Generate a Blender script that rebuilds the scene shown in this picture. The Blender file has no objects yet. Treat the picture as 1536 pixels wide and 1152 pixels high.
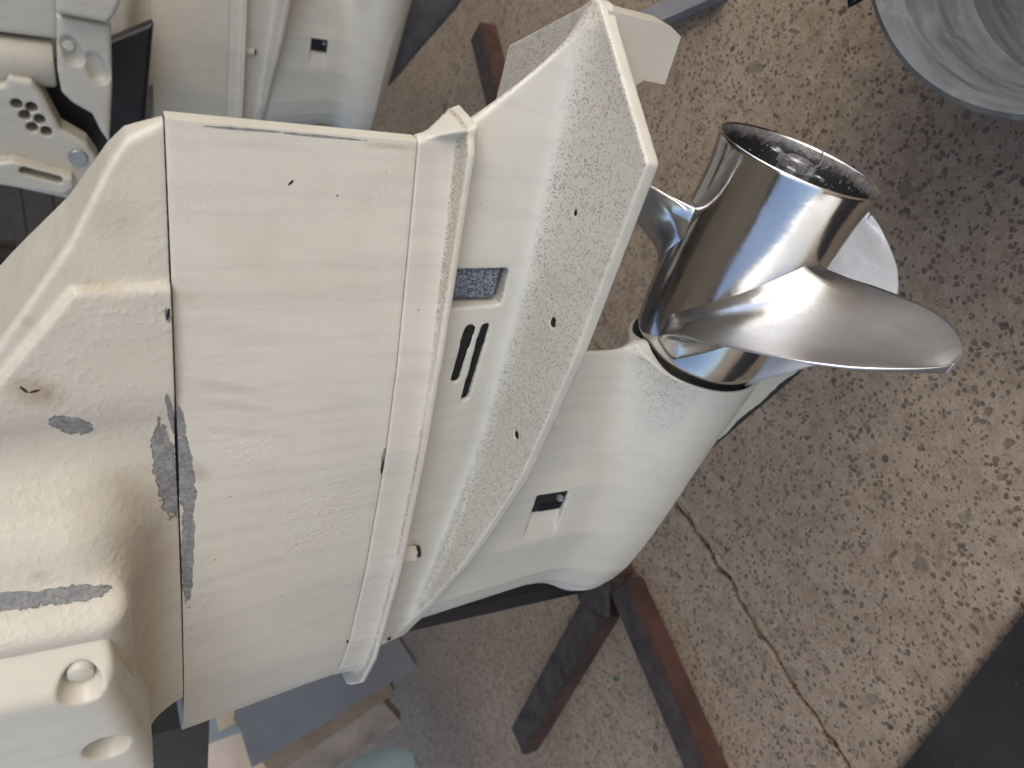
import bpy, bmesh, math, random
import numpy as np
from mathutils import Vector, Matrix
R_ = math.radians
rnd = random.Random(7)
S = bpy.context.scene
C = S.collection

# ------------------------------------------------------------------ camera
# world: X towards the camera side of the motor, Y aft, Z up; origin = aft end of the propeller hub
RW = np.array([[0.39704668, 0.634789, -0.66287017],
               [0.2536588, -0.77000485, -0.58544832],
               [-0.8820494, 0.06430746, -0.46674769]])   # rows: world X, Y, Z in camera axes (right, down, forward)
CAM = np.array([0.35786054, 0.13056776, 0.42066464])
cd = bpy.data.cameras.new('camera'); cam = bpy.data.objects.new('camera', cd); C.objects.link(cam)
M = Matrix.Identity(4)
for i in range(3):
    M[i][0] = RW[i, 0]; M[i][1] = -RW[i, 1]; M[i][2] = -RW[i, 2]; M[i][3] = CAM[i]
cam.matrix_world = M
cd.sensor_width = 36; cd.lens = 36 * 1125 / 1536
cd.clip_start = 0.01; cd.clip_end = 500
cd.dof.use_dof = True; cd.dof.focus_distance = 0.47; cd.dof.aperture_fstop = 11.0
S.camera = cam

# ------------------------------------------------------------------ light
W = bpy.data.worlds.new("World"); S.world = W; W.use_nodes = True
nt = W.node_tree; bg = nt.nodes['Background']
sky = nt.nodes.new('ShaderNodeTexSky'); sky.sky_type = 'NISHITA'; sky.sun_disc = False
SUN_EL, SUN_AZ = 46, 76          # azimuth in degrees from +X towards +Y
sky.sun_elevation = R_(SUN_EL); sky.sun_rotation = R_(90 - SUN_AZ)
sky.air_density = 1.0; sky.dust_density = 4.0; sky.ozone_density = 1.0
nt.links.new(sky.outputs[0], bg.inputs[0]); bg.inputs[1].default_value = 0.12
sd = bpy.data.lights.new('sun', 'SUN'); sd.energy = 0.7; sd.angle = R_(60); sd.color = (1, .985, .96)
so = bpy.data.objects.new('sun', sd); C.objects.link(so)
dv = Vector((math.cos(R_(SUN_AZ)) * math.cos(R_(SUN_EL)), math.sin(R_(SUN_AZ)) * math.cos(R_(SUN_EL)), math.sin(R_(SUN_EL))))
so.rotation_euler = dv.to_track_quat('Z', 'Y').to_euler()
S.view_settings.view_transform = 'Standard'; S.view_settings.look = 'None'
S.view_settings.exposure = 1.2; S.view_settings.gamma = 1
S.view_settings.use_curve_mapping = False
S.cycles.max_bounces = 8

# ------------------------------------------------------------------ helpers
FLOOR = -0.28
def ray(px, py):
    return RW @ np.array([(px - 768) / 1125., (py - 576) / 1125., 1.])
def on(px, py, ax, val):
    r = ray(px, py); return Vector(CAM + (val - CAM[ax]) / r[ax] * r)
def at(px, py, depth):
    return Vector(CAM + ray(px, py) * depth)

def tag(o, label=None, cat=None, group=None, kind=None):
    if label: o['label'] = label
    if cat: o['category'] = cat
    if group: o['group'] = group
    if kind: o['kind'] = kind
    return o
def empty(name, loc=(0, 0, 0)):
    o = bpy.data.objects.new(name, None); C.objects.link(o); o.location = loc; o.empty_display_size = .05
    return o
def link(name, me, mat, parent=None, smooth=True):
    if mat: me.materials.append(mat)
    if smooth:
        me.polygons.foreach_set('use_smooth', [True] * len(me.polygons))
    o = bpy.data.objects.new(name, me); C.objects.link(o)
    if parent:
        o.parent = parent
        pl = parent
        off = Vector((0, 0, 0))
        while pl: off += pl.location; pl = pl.parent
        o.location = -off
    return o
def from_py(name, v, f, mat, parent=None, smooth=True):
    me = bpy.data.meshes.new(name); me.from_pydata([tuple(p) for p in v], [], f); me.update()
    return link(name, me, mat, parent, smooth)
def from_bm(name, bm, mat, parent=None, smooth=False, bevel=0, seg=2):
    if bevel:
        bmesh.ops.bevel(bm, geom=[e for e in bm.edges if e.is_manifold and e.calc_face_angle(0) > .5], offset=bevel, segments=seg, affect='EDGES', profile=.5)
    bmesh.ops.recalc_face_normals(bm, faces=bm.faces)
    me = bpy.data.meshes.new(name); bm.to_mesh(me); bm.free()
    o = link(name, me, mat, parent, smooth)
    if smooth:
        me.set_sharp_from_angle(angle=R_(40))
    return o
def hexa(bm, pts):                        # 8 points: bottom loop 4, top loop 4
    vs = [bm.verts.new(p) for p in pts]
    for f in ((3, 2, 1, 0), (4, 5, 6, 7), (0, 1, 5, 4), (1, 2, 6, 5), (2, 3, 7, 6), (3, 0, 4, 7)):
        bm.faces.new([vs[i] for i in f])
    return vs
def box(bm, c, s, rot=None):
    c = Vector(c); hx, hy, hz = s[0] / 2, s[1] / 2, s[2] / 2
    P = [Vector(p) for p in ((-hx, -hy, -hz), (hx, -hy, -hz), (hx, hy, -hz), (-hx, hy, -hz), (-hx, -hy, hz), (hx, -hy, hz), (hx, hy, hz), (-hx, hy, hz))]
    if rot is not None: P = [rot @ p for p in P]
    return hexa(bm, [c + p for p in P])
def prism(bm, loop, d):                   # extrude a closed loop of points by vector d
    a = [bm.verts.new(p) for p in loop]; b = [bm.verts.new(Vector(p) + Vector(d)) for p in loop]
    n = len(a)
    bm.faces.new(a[::-1]); bm.faces.new(b)
    for i in range(n): bm.faces.new((a[i], a[(i + 1) % n], b[(i + 1) % n], b[i]))
def lathe(bm, prof, o, axis, n=64, close=False):
    o = Vector(o); ax = Vector(axis).normalized()
    e1 = ax.orthogonal().normalized(); e2 = ax.cross(e1)
    rings = []
    for (r, h) in prof:
        if r < 1e-6: rings.append([bm.verts.new(o + ax * h)])
        else: rings.append([bm.verts.new(o + ax * h + (e1 * math.cos(2 * math.pi * k / n) + e2 * math.sin(2 * math.pi * k / n)) * r) for k in range(n)])
    for a, b in zip(rings, rings[1:]):
        for k in range(n):
            k2 = (k + 1) % n
            if len(a) == 1 and len(b) == 1: continue
            if len(a) == 1: bm.faces.new((a[0], b[k], b[k2]))
            elif len(b) == 1: bm.faces.new((a[k], a[k2], b[0]))
            else: bm.faces.new((a[k], a[k2], b[k2], b[k]))
def tube(bm, pts, r, n=8):
    pts = [Vector(p) for p in pts]; rings = []
    for i, p in enumerate(pts):
        t = (pts[min(i + 1, len(pts) - 1)] - pts[max(i - 1, 0)]).normalized()
        e1 = t.cross(Vector((.31, .2, .93))).normalized(); e2 = t.cross(e1)
        rings.append([bm.verts.new(p + (e1 * math.cos(2 * math.pi * k / n) + e2 * math.sin(2 * math.pi * k / n)) * r) for k in range(n)])
    for a, b in zip(rings, rings[1:]):
        for k in range(n): bm.faces.new((a[k], a[(k + 1) % n], b[(k + 1) % n], b[k]))
    bm.faces.new(rings[0][::-1]); bm.faces.new(rings[-1])

# ---- signed-distance modelling of the cast parts (surface nets)
def smin(a, b, k):
    h = np.clip(.5 + .5 * (b - a) / k, 0, 1)
    return b + (a - b) * h - k * h * (1 - h)
def smax(a, b, k): return -smin(-a, -b, k)
def ramp(x, a, b):
    t = np.clip((x - a) / (b - a), 0, 1); return t * t * (3 - 2 * t)
class Grid:
    def __init__(s, lo, hi, h):
        s.lo = np.array(lo, float); s.h = h
        s.ax = [np.arange(l, u + h, h) for l, u in zip(lo, hi)]
        s.X, s.Y, s.Z = [a.astype(np.float32) for a in np.meshgrid(*s.ax, indexing='ij', sparse=True)]
        s.shape = tuple(len(a) for a in s.ax)
    def norm(s, d):
        g = np.gradient(np.broadcast_to(d, s.shape), s.h)
        return d / np.maximum(np.sqrt(g[0] ** 2 + g[1] ** 2 + g[2] ** 2), 1)
def rbox(G, c, s, r=0.0):
    qx = np.abs(G.X - c[0]) - s[0] + r; qy = np.abs(G.Y - c[1]) - s[1] + r; qz = np.abs(G.Z - c[2]) - s[2] + r
    return np.sqrt(np.maximum(qx, 0) ** 2 + np.maximum(qy, 0) ** 2 + np.maximum(qz, 0) ** 2) + np.minimum(np.maximum(np.maximum(qx, qy), qz), 0) - r
def capsule(G, a, b, r):
    a = np.array(a); b = np.array(b); ba = b - a
    h = np.clip(((G.X - a[0]) * ba[0] + (G.Y - a[1]) * ba[1] + (G.Z - a[2]) * ba[2]) / ba.dot(ba), 0, 1)
    return np.sqrt((G.X - a[0] - ba[0] * h) ** 2 + (G.Y - a[1] - ba[1] * h) ** 2 + (G.Z - a[2] - ba[2] * h) ** 2) - r
def interp(v, xs, ys): return np.interp(v, xs, ys).astype(np.float32)
def nets(name, G, D, mat, parent):
    D = np.ascontiguousarray(np.broadcast_to(D, G.shape), dtype=np.float32)
    ins = D < 0
    n = G.shape
    c = np.zeros(tuple(k - 1 for k in n), np.uint8)
    for dx in (0, 1):
        for dy in (0, 1):
            for dz in (0, 1):
                c += ins[dx:n[0] - 1 + dx, dy:n[1] - 1 + dy, dz:n[2] - 1 + dz]
    act = (c > 0) & (c < 8)
    idx = -np.ones(act.shape, np.int64); I = np.argwhere(act); idx[act] = np.arange(len(I))
    P = np.zeros((len(I), 3)); cnt = np.zeros(len(I))
    off = np.array([(a, b, d) for a in (0, 1) for b in (0, 1) for d in (0, 1)])
    for i in range(8):
        for j in range(i + 1, 8):
            if np.abs(off[i] - off[j]).sum() != 1: continue
            A = I + off[i]; B = I + off[j]
            da = D[A[:, 0], A[:, 1], A[:, 2]]; db = D[B[:, 0], B[:, 1], B[:, 2]]
            m = (da < 0) != (db < 0)
            t = (da[m] / (da[m] - db[m]))[:, None]
            P[m] += A[m] * (1 - t) + B[m] * t; cnt[m] += 1
    P /= cnt[:, None]
    quads = []
    for ax in range(3):
        o1, o2 = [k for k in range(3) if k != ax]
        sl0 = [slice(None)] * 3; sl1 = [slice(None)] * 3
        sl0[ax] = slice(0, n[ax] - 1); sl1[ax] = slice(1, n[ax])
        ch = ins[tuple(sl0)] != ins[tuple(sl1)]
        E = np.argwhere(ch)
        ok = (E[:, o1] > 0) & (E[:, o1] < n[o1] - 1) & (E[:, o2] > 0) & (E[:, o2] < n[o2] - 1)
        E = E[ok]; fl = ins[E[:, 0], E[:, 1], E[:, 2]]
        def cell(a, b):
            q = E.copy(); q[:, o1] -= a; q[:, o2] -= b
            return idx[q[:, 0], q[:, 1], q[:, 2]]
        q = np.stack([cell(1, 1), cell(0, 1), cell(0, 0), cell(1, 0)], 1)
        flip = fl if ax != 1 else ~fl
        q[~flip] = q[~flip][:, ::-1]
        quads.append(q)
    Q = np.concatenate(quads)
    V = P * G.h + G.lo
    # gradient normals
    Pf = np.clip(np.floor(P).astype(int), 1, np.array(n) - 3); fr = P - Pf
    N = np.zeros_like(P)
    for dx in (0, 1):
        for dy in (0, 1):
            for dz in (0, 1):
                w = (fr[:, 0] if dx else 1 - fr[:, 0]) * (fr[:, 1] if dy else 1 - fr[:, 1]) * (fr[:, 2] if dz else 1 - fr[:, 2])
                a, b, d = Pf[:, 0] + dx, Pf[:, 1] + dy, Pf[:, 2] + dz
                N[:, 0] += w * (D[a + 1, b, d] - D[a - 1, b, d]); N[:, 1] += w * (D[a, b + 1, d] - D[a, b - 1, d]); N[:, 2] += w * (D[a, b, d + 1] - D[a, b, d - 1])
    N /= np.linalg.norm(N, axis=1)[:, None] + 1e-12
    me = bpy.data.meshes.new(name)
    me.vertices.add(len(V)); me.vertices.foreach_set('co', V.ravel())
    me.loops.add(Q.size); me.loops.foreach_set('vertex_index', Q.ravel().astype(np.int32))
    me.polygons.add(len(Q)); me.polygons.foreach_set('loop_start', np.arange(0, Q.size, 4, dtype=np.int32))
    me.update(calc_edges=True); me.validate()
    o = link(name, me, mat, parent)
    if len(me.vertices) == len(N): me.normals_split_custom_set_from_vertices(N)
    return o

# ------------------------------------------------------------------ materials
def newmat(name):
    m = bpy.data.materials.new(name); m.use_nodes = True
    return m, m.node_tree, m.node_tree.nodes['Principled BSDF']
class NB:
    """small node-building helper"""
    def __init__(s, nt): s.nt = nt; s.co = nt.nodes.new('ShaderNodeTexCoord').outputs['Object']
    def n(s, t, **k):
        x = s.nt.nodes.new(t)
        for a, b in k.items(): setattr(x, a, b)
        return x
    def set(s, sock, v):
        if hasattr(v, 'is_output'): s.nt.links.new(v, sock)
        else: sock.default_value = v
    def math(s, op, a, b=0., c=0., clamp=False):
        x = s.n('ShaderNodeMath', operation=op, use_clamp=clamp)
        s.set(x.inputs[0], a); s.set(x.inputs[1], b); s.set(x.inputs[2], c); return x.outputs[0]
    def vmath(s, op, a, b=(0, 0, 0)):
        x = s.n('ShaderNodeVectorMath', operation=op); s.set(x.inputs[0], a); s.set(x.inputs[1], b)
        return x.outputs['Value'] if op in ('LENGTH', 'DOT_PRODUCT', 'DISTANCE') else x.outputs[0]
    def noise(s, scale, detail=3, rough=.5, co=None, out='Fac', dist=0.):
        x = s.n('ShaderNodeTexNoise'); s.set(x.inputs['Vector'], co or s.co); x.inputs['Scale'].default_value = scale
        x.inputs['Detail'].default_value = detail; x.inputs['Roughness'].default_value = rough; x.inputs['Distortion'].default_value = dist
        return x.outputs[out]
    def voro(s, scale, feature='F1', co=None, out='Distance', rand=1.):
        x = s.n('ShaderNodeTexVoronoi', feature=feature); s.set(x.inputs['Vector'], co or s.co); x.inputs['Scale'].default_value = scale
        x.inputs['Randomness'].default_value = rand
        return x.outputs[out]
    def map(s, v, a, b, c=0., d=1., smooth=False):
        x = s.n('ShaderNodeMapRange'); x.interpolation_type = 'SMOOTHSTEP' if smooth else 'LINEAR'
        s.set(x.inputs[0], v); x.inputs[1].default_value = a; x.inputs[2].default_value = b; s.set(x.inputs[3], c); s.set(x.inputs[4], d)
        return x.outputs[0]
    def mix(s, f, a, b, blend='MIX'):
        x = s.n('ShaderNodeMix', data_type='RGBA', blend_type=blend)
        s.set(x.inputs[0], f)
        for i, v in ((6, a), (7, b)):
            if isinstance(v, tuple) and len(v) == 3: v = v + (1,)
            s.set(x.inputs[i], v)
        return x.outputs[2]
    def bump(s, h, strength, dist, normal=None):
        x = s.n('ShaderNodeBump'); s.set(x.inputs['Height'], h); x.inputs['Strength'].default_value = strength
        x.inputs['Distance'].default_value = dist
        if normal: s.nt.links.new(normal, x.inputs['Normal'])
        return x.outputs[0]
    def sep(s, v=None):
        x = s.n('ShaderNodeSeparateXYZ'); s.set(x.inputs[0], v or s.co); return x.outputs
    def comb(s, a, b, c):
        x = s.n('ShaderNodeCombineXYZ'); s.set(x.inputs[0], a); s.set(x.inputs[1], b); s.set(x.inputs[2], c); return x.outputs[0]

CREAM = (.645, .613, .515)
def specks(b, scale, keep, size, seedoff=0.):
    """small dots: keep = fraction of cells that carry one"""
    co = b.vmath('ADD', b.co, (seedoff, seedoff * .7, seedoff * .3))
    x = b.n('ShaderNodeTexVoronoi', feature='F1'); b.set(x.inputs['Vector'], co); x.inputs['Scale'].default_value = scale
    sp = b.sep(x.outputs['Color'])
    thr = b.math('MULTIPLY', sp[1], size)
    dot = b.math('LESS_THAN', b.math('ADD', x.outputs['Distance'], b.math('MULTIPLY', b.noise(scale * 3, 2, co=co), .12)), thr)
    return b.math('MULTIPLY', dot, b.math('LESS_THAN', sp[0], keep))
def blob(b, y, z, ly, lz, ang=0., ragged=.5, scale=90, soft=None):
    """mask of an ellipse in the Y-Z plane with a ragged edge"""
    s = b.sep()
    dy = b.math('SUBTRACT', s[1], y); dz = b.math('SUBTRACT', s[2], z)
    ca, sa = math.cos(ang), math.sin(ang)
    u = b.math('DIVIDE', b.math('ADD', b.math('MULTIPLY', dy, ca), b.math('MULTIPLY', dz, sa)), ly)
    v = b.math('DIVIDE', b.math('SUBTRACT', b.math('MULTIPLY', dz, ca), b.math('MULTIPLY', dy, sa)), lz)
    d = b.math('SQRT', b.math('ADD', b.math('MULTIPLY', u, u), b.math('MULTIPLY', v, v)))
    d = b.math('ADD', d, b.math('MULTIPLY', b.math('SUBTRACT', b.noise(scale, 6 if scale > 100 else 4, .72 if scale > 100 else .6), .5), ragged * 2))
    b.last = d
    if soft: return b.map(d, 1 - soft, 1 + soft * .4, 1., 0., smooth=True)
    return b.map(d, .97, 1.03, 1., 0.)
def paint(name, chips=(), stains=(), speck=(260, .10, .25), base=CREAM, rough=.42, blister=None, top_dirt=False, rust_z=None, wrinkle=(), gaps=()):
    m, nt, p = newmat(name); b = NB(nt)
    col = b.mix(b.map(b.noise(7, 4), .35, .7), base, tuple(c * .92 for c in base))
    st = b.noise(1., 5, .6, co=b.vmath('MULTIPLY', b.co, (20, 130, 12)))      # rubbed streaks along the leg
    col = b.mix(b.map(st, .47, .75, 0., .34), col, (.42, .405, .36))
    cloud = b.noise(22, 5, .65)
    col = b.mix(b.map(cloud, .50, .8, 0., .30), col, (.46, .42, .33))
    for (c_, cl, amt) in stains:
        mk = b.math('MULTIPLY', blob(b, *c_, .35, 30, soft=.8), amt)
        mk = b.math('MULTIPLY', mk, b.map(b.noise(160, 4, .7), .3, .62, .6, 1.))
        col = b.mix(mk, col, cl)
    d1 = specks(b, speck[0], speck[1], speck[2])
    col = b.mix(b.math('MULTIPLY', d1, .75), col, (.10, .085, .06))
    big = specks(b, 60, .10, .10, 3.1)
    col = b.mix(big, col, (.04, .035, .03))
    if top_dirt:                                           # grime that has settled on the flat top of the plate
        gn = b.n('ShaderNodeNewGeometry').outputs['Normal']
        mk = b.map(b.math('ADD', b.sep(gn)[2], b.math('MULTIPLY', b.math('SUBTRACT', b.noise(60, 5, .7), .5), .7)), .35, .95, smooth=True)
        col = b.mix(b.math('MULTIPLY', mk, .42), col, (.41, .40, .345))
        f1 = b.math('MAXIMUM', specks(b, 900, .75, .72, 7.7), specks(b, 480, .30, .46, 1.9))
        f1 = b.math('MULTIPLY', f1, b.map(b.noise(30, 4), .3, .6, .65, 1.))
        col = b.mix(b.math('MULTIPLY', b.math('MULTIPLY', f1, mk), .8), col, (.20, .185, .15))
        f2 = specks(b, 110, .16, .16, 4.4)
        col = b.mix(b.math('MULTIPLY', f2, mk), col, (.05, .045, .03))
        rs = specks(b, 60, .05, .16, 11.)
        col = b.mix(b.math('MULTIPLY', b.math('MULTIPLY', rs, mk), .8), col, (.42, .24, .06))
    if rust_z:
        z0, z1 = rust_z
        zz = b.sep()[2]
        mk = b.math('MULTIPLY', b.map(zz, z0 - .0006, z0 + .0002, smooth=True), b.map(zz, z1 - .0008, z1 + .0008, 1., 0., smooth=True))
        nn = b.map(b.noise(520, 4, .8), .44, .56)
        nn2 = b.map(b.noise(14, 3), .30, .55, .25, 1.)
        col = b.mix(b.math('MULTIPLY', b.math('MULTIPLY', mk, nn), b.math('MULTIPLY', nn2, .8)), col, (.26, .18, .10))
        col = b.mix(b.math('MULTIPLY', mk, .22), col, (.42, .36, .26))
    h = b.noise(900, 2)
    nrm = b.bump(h, .3, .0004)
    if blister:
        bl = b.map(b.noise(blister[0], 1.5, .45), .42, .75, smooth=True)
        msk = b.map(b.noise(blister[1], 3), .40, .62, .25, 1.)
        hh = b.math('ADD', b.math('MULTIPLY', bl, b.math('MULTIPLY', msk, blister[2])), b.math('MULTIPLY', b.noise(55, 3), blister[2] * 1.2))
        pim = b.map(b.voro(75, 'F1'), .0, .10, 1., 0., smooth=True)
        hh = b.math('ADD', hh, b.math('MULTIPLY', pim, b.math('MULTIPLY', msk, blister[2] * .7)))
        nrm = b.bump(hh, .55, .0009, nrm)
    for w_ in wrinkle:
        mk = blob(b, *w_[:5], .4, 25, soft=.7)
        cells = b.map(b.noise(w_[5], 2, .5, co=b.vmath('MULTIPLY', b.co, (1, 1.5, 1))), .35, .65, smooth=True)
        nrm = b.bump(b.math('MULTIPLY', cells, mk), .28, w_[6], nrm)
    nrm = b.bump(b.noise(12, 2), .25, .004, nrm)
    rgh = b.map(b.noise(40, 4), .3, .7, rough - .06, rough + .12)
    if chips:
        tot = None; rim = None
        for c_ in chips:
            k = blob(b, *c_, .75, 170); r_ = b.map(b.last, .93, 1.10, 1., 0.)
            rim = r_ if rim is None else b.math('MAXIMUM', rim, r_)
            tot = k if tot is None else b.math('MAXIMUM', tot, k)
        prim = b.mix(b.map(b.noise(420, 4, .7), .38, .62), (.165, .168, .166), (.285, .286, .278))
        prim = b.mix(b.map(b.noise(150, 3), .56, .62, 0., .6), prim, (.33, .33, .31))
        col = b.mix(b.math('MULTIPLY', rim, .55), col, (.26, .24, .20))  # shadow around each chip edge, painted into the colour
        col = b.mix(tot, col, prim)
        nrm = b.bump(b.math('MULTIPLY', tot, -1.), 1., .0011, nrm)
        rgh = b.math('ADD', rgh, b.math('MULTIPLY', tot, .2))
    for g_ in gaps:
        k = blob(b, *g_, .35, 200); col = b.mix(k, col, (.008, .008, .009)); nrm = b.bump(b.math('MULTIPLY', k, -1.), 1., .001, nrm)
    nt.links.new(col, p.inputs['Base Color']); nt.links.new(rgh, p.inputs['Roughness']); nt.links.new(nrm, p.inputs['Normal'])
    p.inputs['Coat Weight'].default_value = .25; p.inputs['Coat Roughness'].default_value = .18
    return m

def simple(name, col, rough, metal=0., var=.2, scale=40, bump=.0, coat=0.):
    m, nt, p = newmat(name); b = NB(nt)
    c = b.mix(b.map(b.noise(scale, 5, .6), .3, .7), tuple(x * (1 - var) for x in col), tuple(min(1, x * (1 + var)) for x in col))
    nt.links.new(c, p.inputs['Base Color']); p.inputs['Metallic'].default_value = metal
    nt.links.new(b.map(b.noise(scale * 2.3, 4), .3, .7, rough * .8, min(1, rough * 1.2)), p.inputs['Roughness'])
    if bump: nt.links.new(b.bump(b.noise(scale * 4, 4), .6, bump), p.inputs['Normal'])
    p.inputs['Coat Weight'].default_value = coat
    return m
m_up2 = paint('cream_paint_upper', blister=(300, 18, .3))
m_house2 = paint('cream_paint_cover', speck=(260, .05, .2))
m_low = paint('cream_paint_lower', speck=(400, .10, .20), rough=.36, base=(.640, .612, .525), top_dirt=True)
m_flange = paint('cream_paint_flange', speck=(300, .14, .22), rough=.40, base=(.640, .608, .52), rust_z=(.2538, .2553))
m_clean = paint('cream_paint_clean', speck=(200, .02, .2), rough=.33, base=(.635, .603, .51))
m_black = simple('black_plastic', (.012, .013, .016), .4)
m_dark = simple('dark_void', (.006, .006, .006), .9)
m_nut = simple('oily_steel', (.30, .30, .305), .4, .6, .3, 200, .0002)

m_chrome, nt_, p = newmat('polished_stainless'); b = NB(nt_)
wear = b.noise(9, 5, .6)
scr = b.noise(1., 4, .7, co=b.vmath('MULTIPLY', b.co, (60, 700, 60)))
dots = specks(b, 900, .12, .5, 2.2)
c = b.mix(b.map(wear, .3, .75), (.72, .71, .685), (.60, .585, .56))
c = b.mix(b.math('MULTIPLY', dots, .4), c, (.75, .74, .72))
nt_.links.new(c, p.inputs['Base Color']); p.inputs['Metallic'].default_value = 1
r = b.math('ADD', b.map(wear, .35, .7, .07, .20), b.map(scr, .4, .8, 0., .10))
nt_.links.new(r, p.inputs['Roughness'])
nt_.links.new(b.bump(b.math('ADD', b.noise(35, 3), b.math('MULTIPLY', b.noise(400, 3), .03)), .25, .002), p.inputs['Normal'])

m_blade, nt_, p = newmat('brushed_stainless_blade'); b = NB(nt_)
wear = b.noise(16, 5, .65)
dots = specks(b, 1100, .22, .5, 2.2)
rr = b.vmath('LENGTH', b.vmath('MULTIPLY', b.co, (1, 0, 1)))
outer = b.map(rr, .07, .13, smooth=True)
c = b.mix(b.map(wear, .3, .75), (.70, .70, .695), (.52, .52, .515))
c = b.mix(b.math('MULTIPLY', dots, .7), c, (.85, .85, .84))
nt_.links.new(c, p.inputs['Base Color']); p.inputs['Metallic'].default_value = .96
nt_.links.new(b.math('ADD', b.map(wear, .35, .7, .16, .26), b.math('MULTIPLY', outer, .20)), p.inputs['Roughness'])
nt_.links.new(b.bump(b.math('ADD', b.noise(35, 3), b.math('MULTIPLY', b.noise(700, 3), .06)), .25, .0015), p.inputs['Normal'])

# inner faces of the hub: sooty exhaust residue
m_soot, nt_, p = newmat('sooty_exhaust_bore'); b = NB(nt_)
sx = b.sep()
grit = specks(b, 500, .25, .55, 5.)
c = b.mix(b.map(b.noise(30, 4), .3, .7), (.008, .008, .009), (.030, .030, .032))
c = b.mix(b.math('MULTIPLY', grit, .6), c, (.3, .3, .31))
c = b.mix(b.map(b.math('ADD', sx[1], b.math('MULTIPLY', b.noise(250, 4), .012)), -.003, .006), c, (.30, .29, .28))
nt_.links.new(c, p.inputs['Base Color']); p.inputs['Metallic'].default_value = .3; p.inputs['Roughness'].default_value = .42
nt_.links.new(b.bump(b.noise(500, 4), .6, .0006), p.inputs['Normal'])

# ================================================================== SETTING: floor
def floor_mat(name, tone, dark):
    m, nt, p = newmat(name); b = NB(nt)
    c = b.mix(b.map(b.noise(3.2, 5, .6), .35, .68), tone, (tone[0] * .66, tone[1] * .60, tone[2] * .54))
    c = b.mix(b.map(b.noise(16, 8, .75), .38, .66), c, (tone[0] * .62, tone[1] * .55, tone[2] * .47))
    c = b.mix(b.map(b.noise(60, 5, .7), .35, .7, 0., .55), c, tuple(x * 1.45 for x in tone))
    warp = b.vmath('ADD', b.co, b.vmath('SCALE', b.noise(30, 2, out='Color')))
    def stones(scale, keep, size, off, ca, cb, amt):
        nonlocal c
        co = b.vmath('ADD', b.co, (off, off * .6, 0))
        nz = b.n('ShaderNodeTexNoise'); b.set(nz.inputs['Vector'], co); nz.inputs['Scale'].default_value = scale * 1.3; nz.inputs['Detail'].default_value = 3
        w = b.n('ShaderNodeVectorMath', operation='SCALE'); b.set(w.inputs[0], nz.outputs['Color']); w.inputs['Scale'].default_value = .9 / scale
        co2 = b.vmath('ADD', co, w.outputs[0])
        x = b.n('ShaderNodeTexVoronoi', feature='F1'); b.set(x.inputs['Vector'], co2); x.inputs['Scale'].default_value = scale
        s = b.sep(x.outputs['Color'])
        k = b.map(b.math('SUBTRACT', x.outputs['Distance'], b.math('MULTIPLY', s[1], size)), -.07, .03, 1., 0., smooth=True)
        k = b.math('MULTIPLY', k, b.math('LESS_THAN', s[0], keep))
        c = b.mix(b.math('MULTIPLY', k, amt), c, b.mix(s[2], ca, cb)); return k
    k3 = stones(260, .75, .55, 9.7, (.06, .048, .036), (.38, .33, .27), .8)
    k6 = stones(190, .65, .50, 21.7, (.035, .027, .022), (.20, .135, .085), .8)
    k2 = stones(150, .62, .50, 4.1, (.028, .024, .022), (.19, .135, .09), .85)
    k1 = stones(84, .42, .40, 1.3, (.030, .028, .028), (.17, .125, .085), .85)
    k4 = stones(38, .10, .42, 6.3, (.05, .055, .062), (.20, .16, .11), .8)
    k5 = stones(170, .10, .4, 14.3, (.40, .39, .37), (.30, .24, .2), .7)
    c = b.mix(b.map(b.noise(700, 4, .8), .3, .7, .0, .45), c, tuple(x * .35 for x in tone))
    nt.links.new(c, p.inputs['Base Color']); p.inputs['Roughness'].default_value = .8
    h = b.math('SUBTRACT', b.noise(180, 5, .7), b.math('MULTIPLY', b.math('MAXIMUM', k1, k2), .5))
    nt.links.new(b.bump(h, .7, .003), p.inputs['Normal'])
    return m
m_floor = floor_mat('exposed_aggregate_concrete', (.345, .275, .200), .8)
m_under = simple('dirt_in_joint', (.02, .014, .009), .95, 0, .4, 80, .003)

jp = [(1005, 745), (1025, 770), (1042, 800), (1055, 815), (1075, 850), (1092, 868), (1105, 900), (1125, 925), (1138, 950), (1158, 975), (1168, 1000), (1190, 1030), (1203, 1048), (1222, 1075), (1236, 1100), (1258, 1130), (1275, 1165)]
J = [on(x, y, 2, FLOOR) for x, y in jp]
d0 = (J[0] - J[-1]).normalized()
J = [J[0] + d0 * 45, J[0] + d0 * 9] + [J[0] + d0 * k * .25 + Vector((rnd.uniform(-.01, .01), rnd.uniform(-.01, .01), 0)) for k in (8, 4, 2, 1)] + J + [J[-1] - d0 * .5, J[-1] - d0 * 9, J[-1] - d0 * 45]
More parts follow.
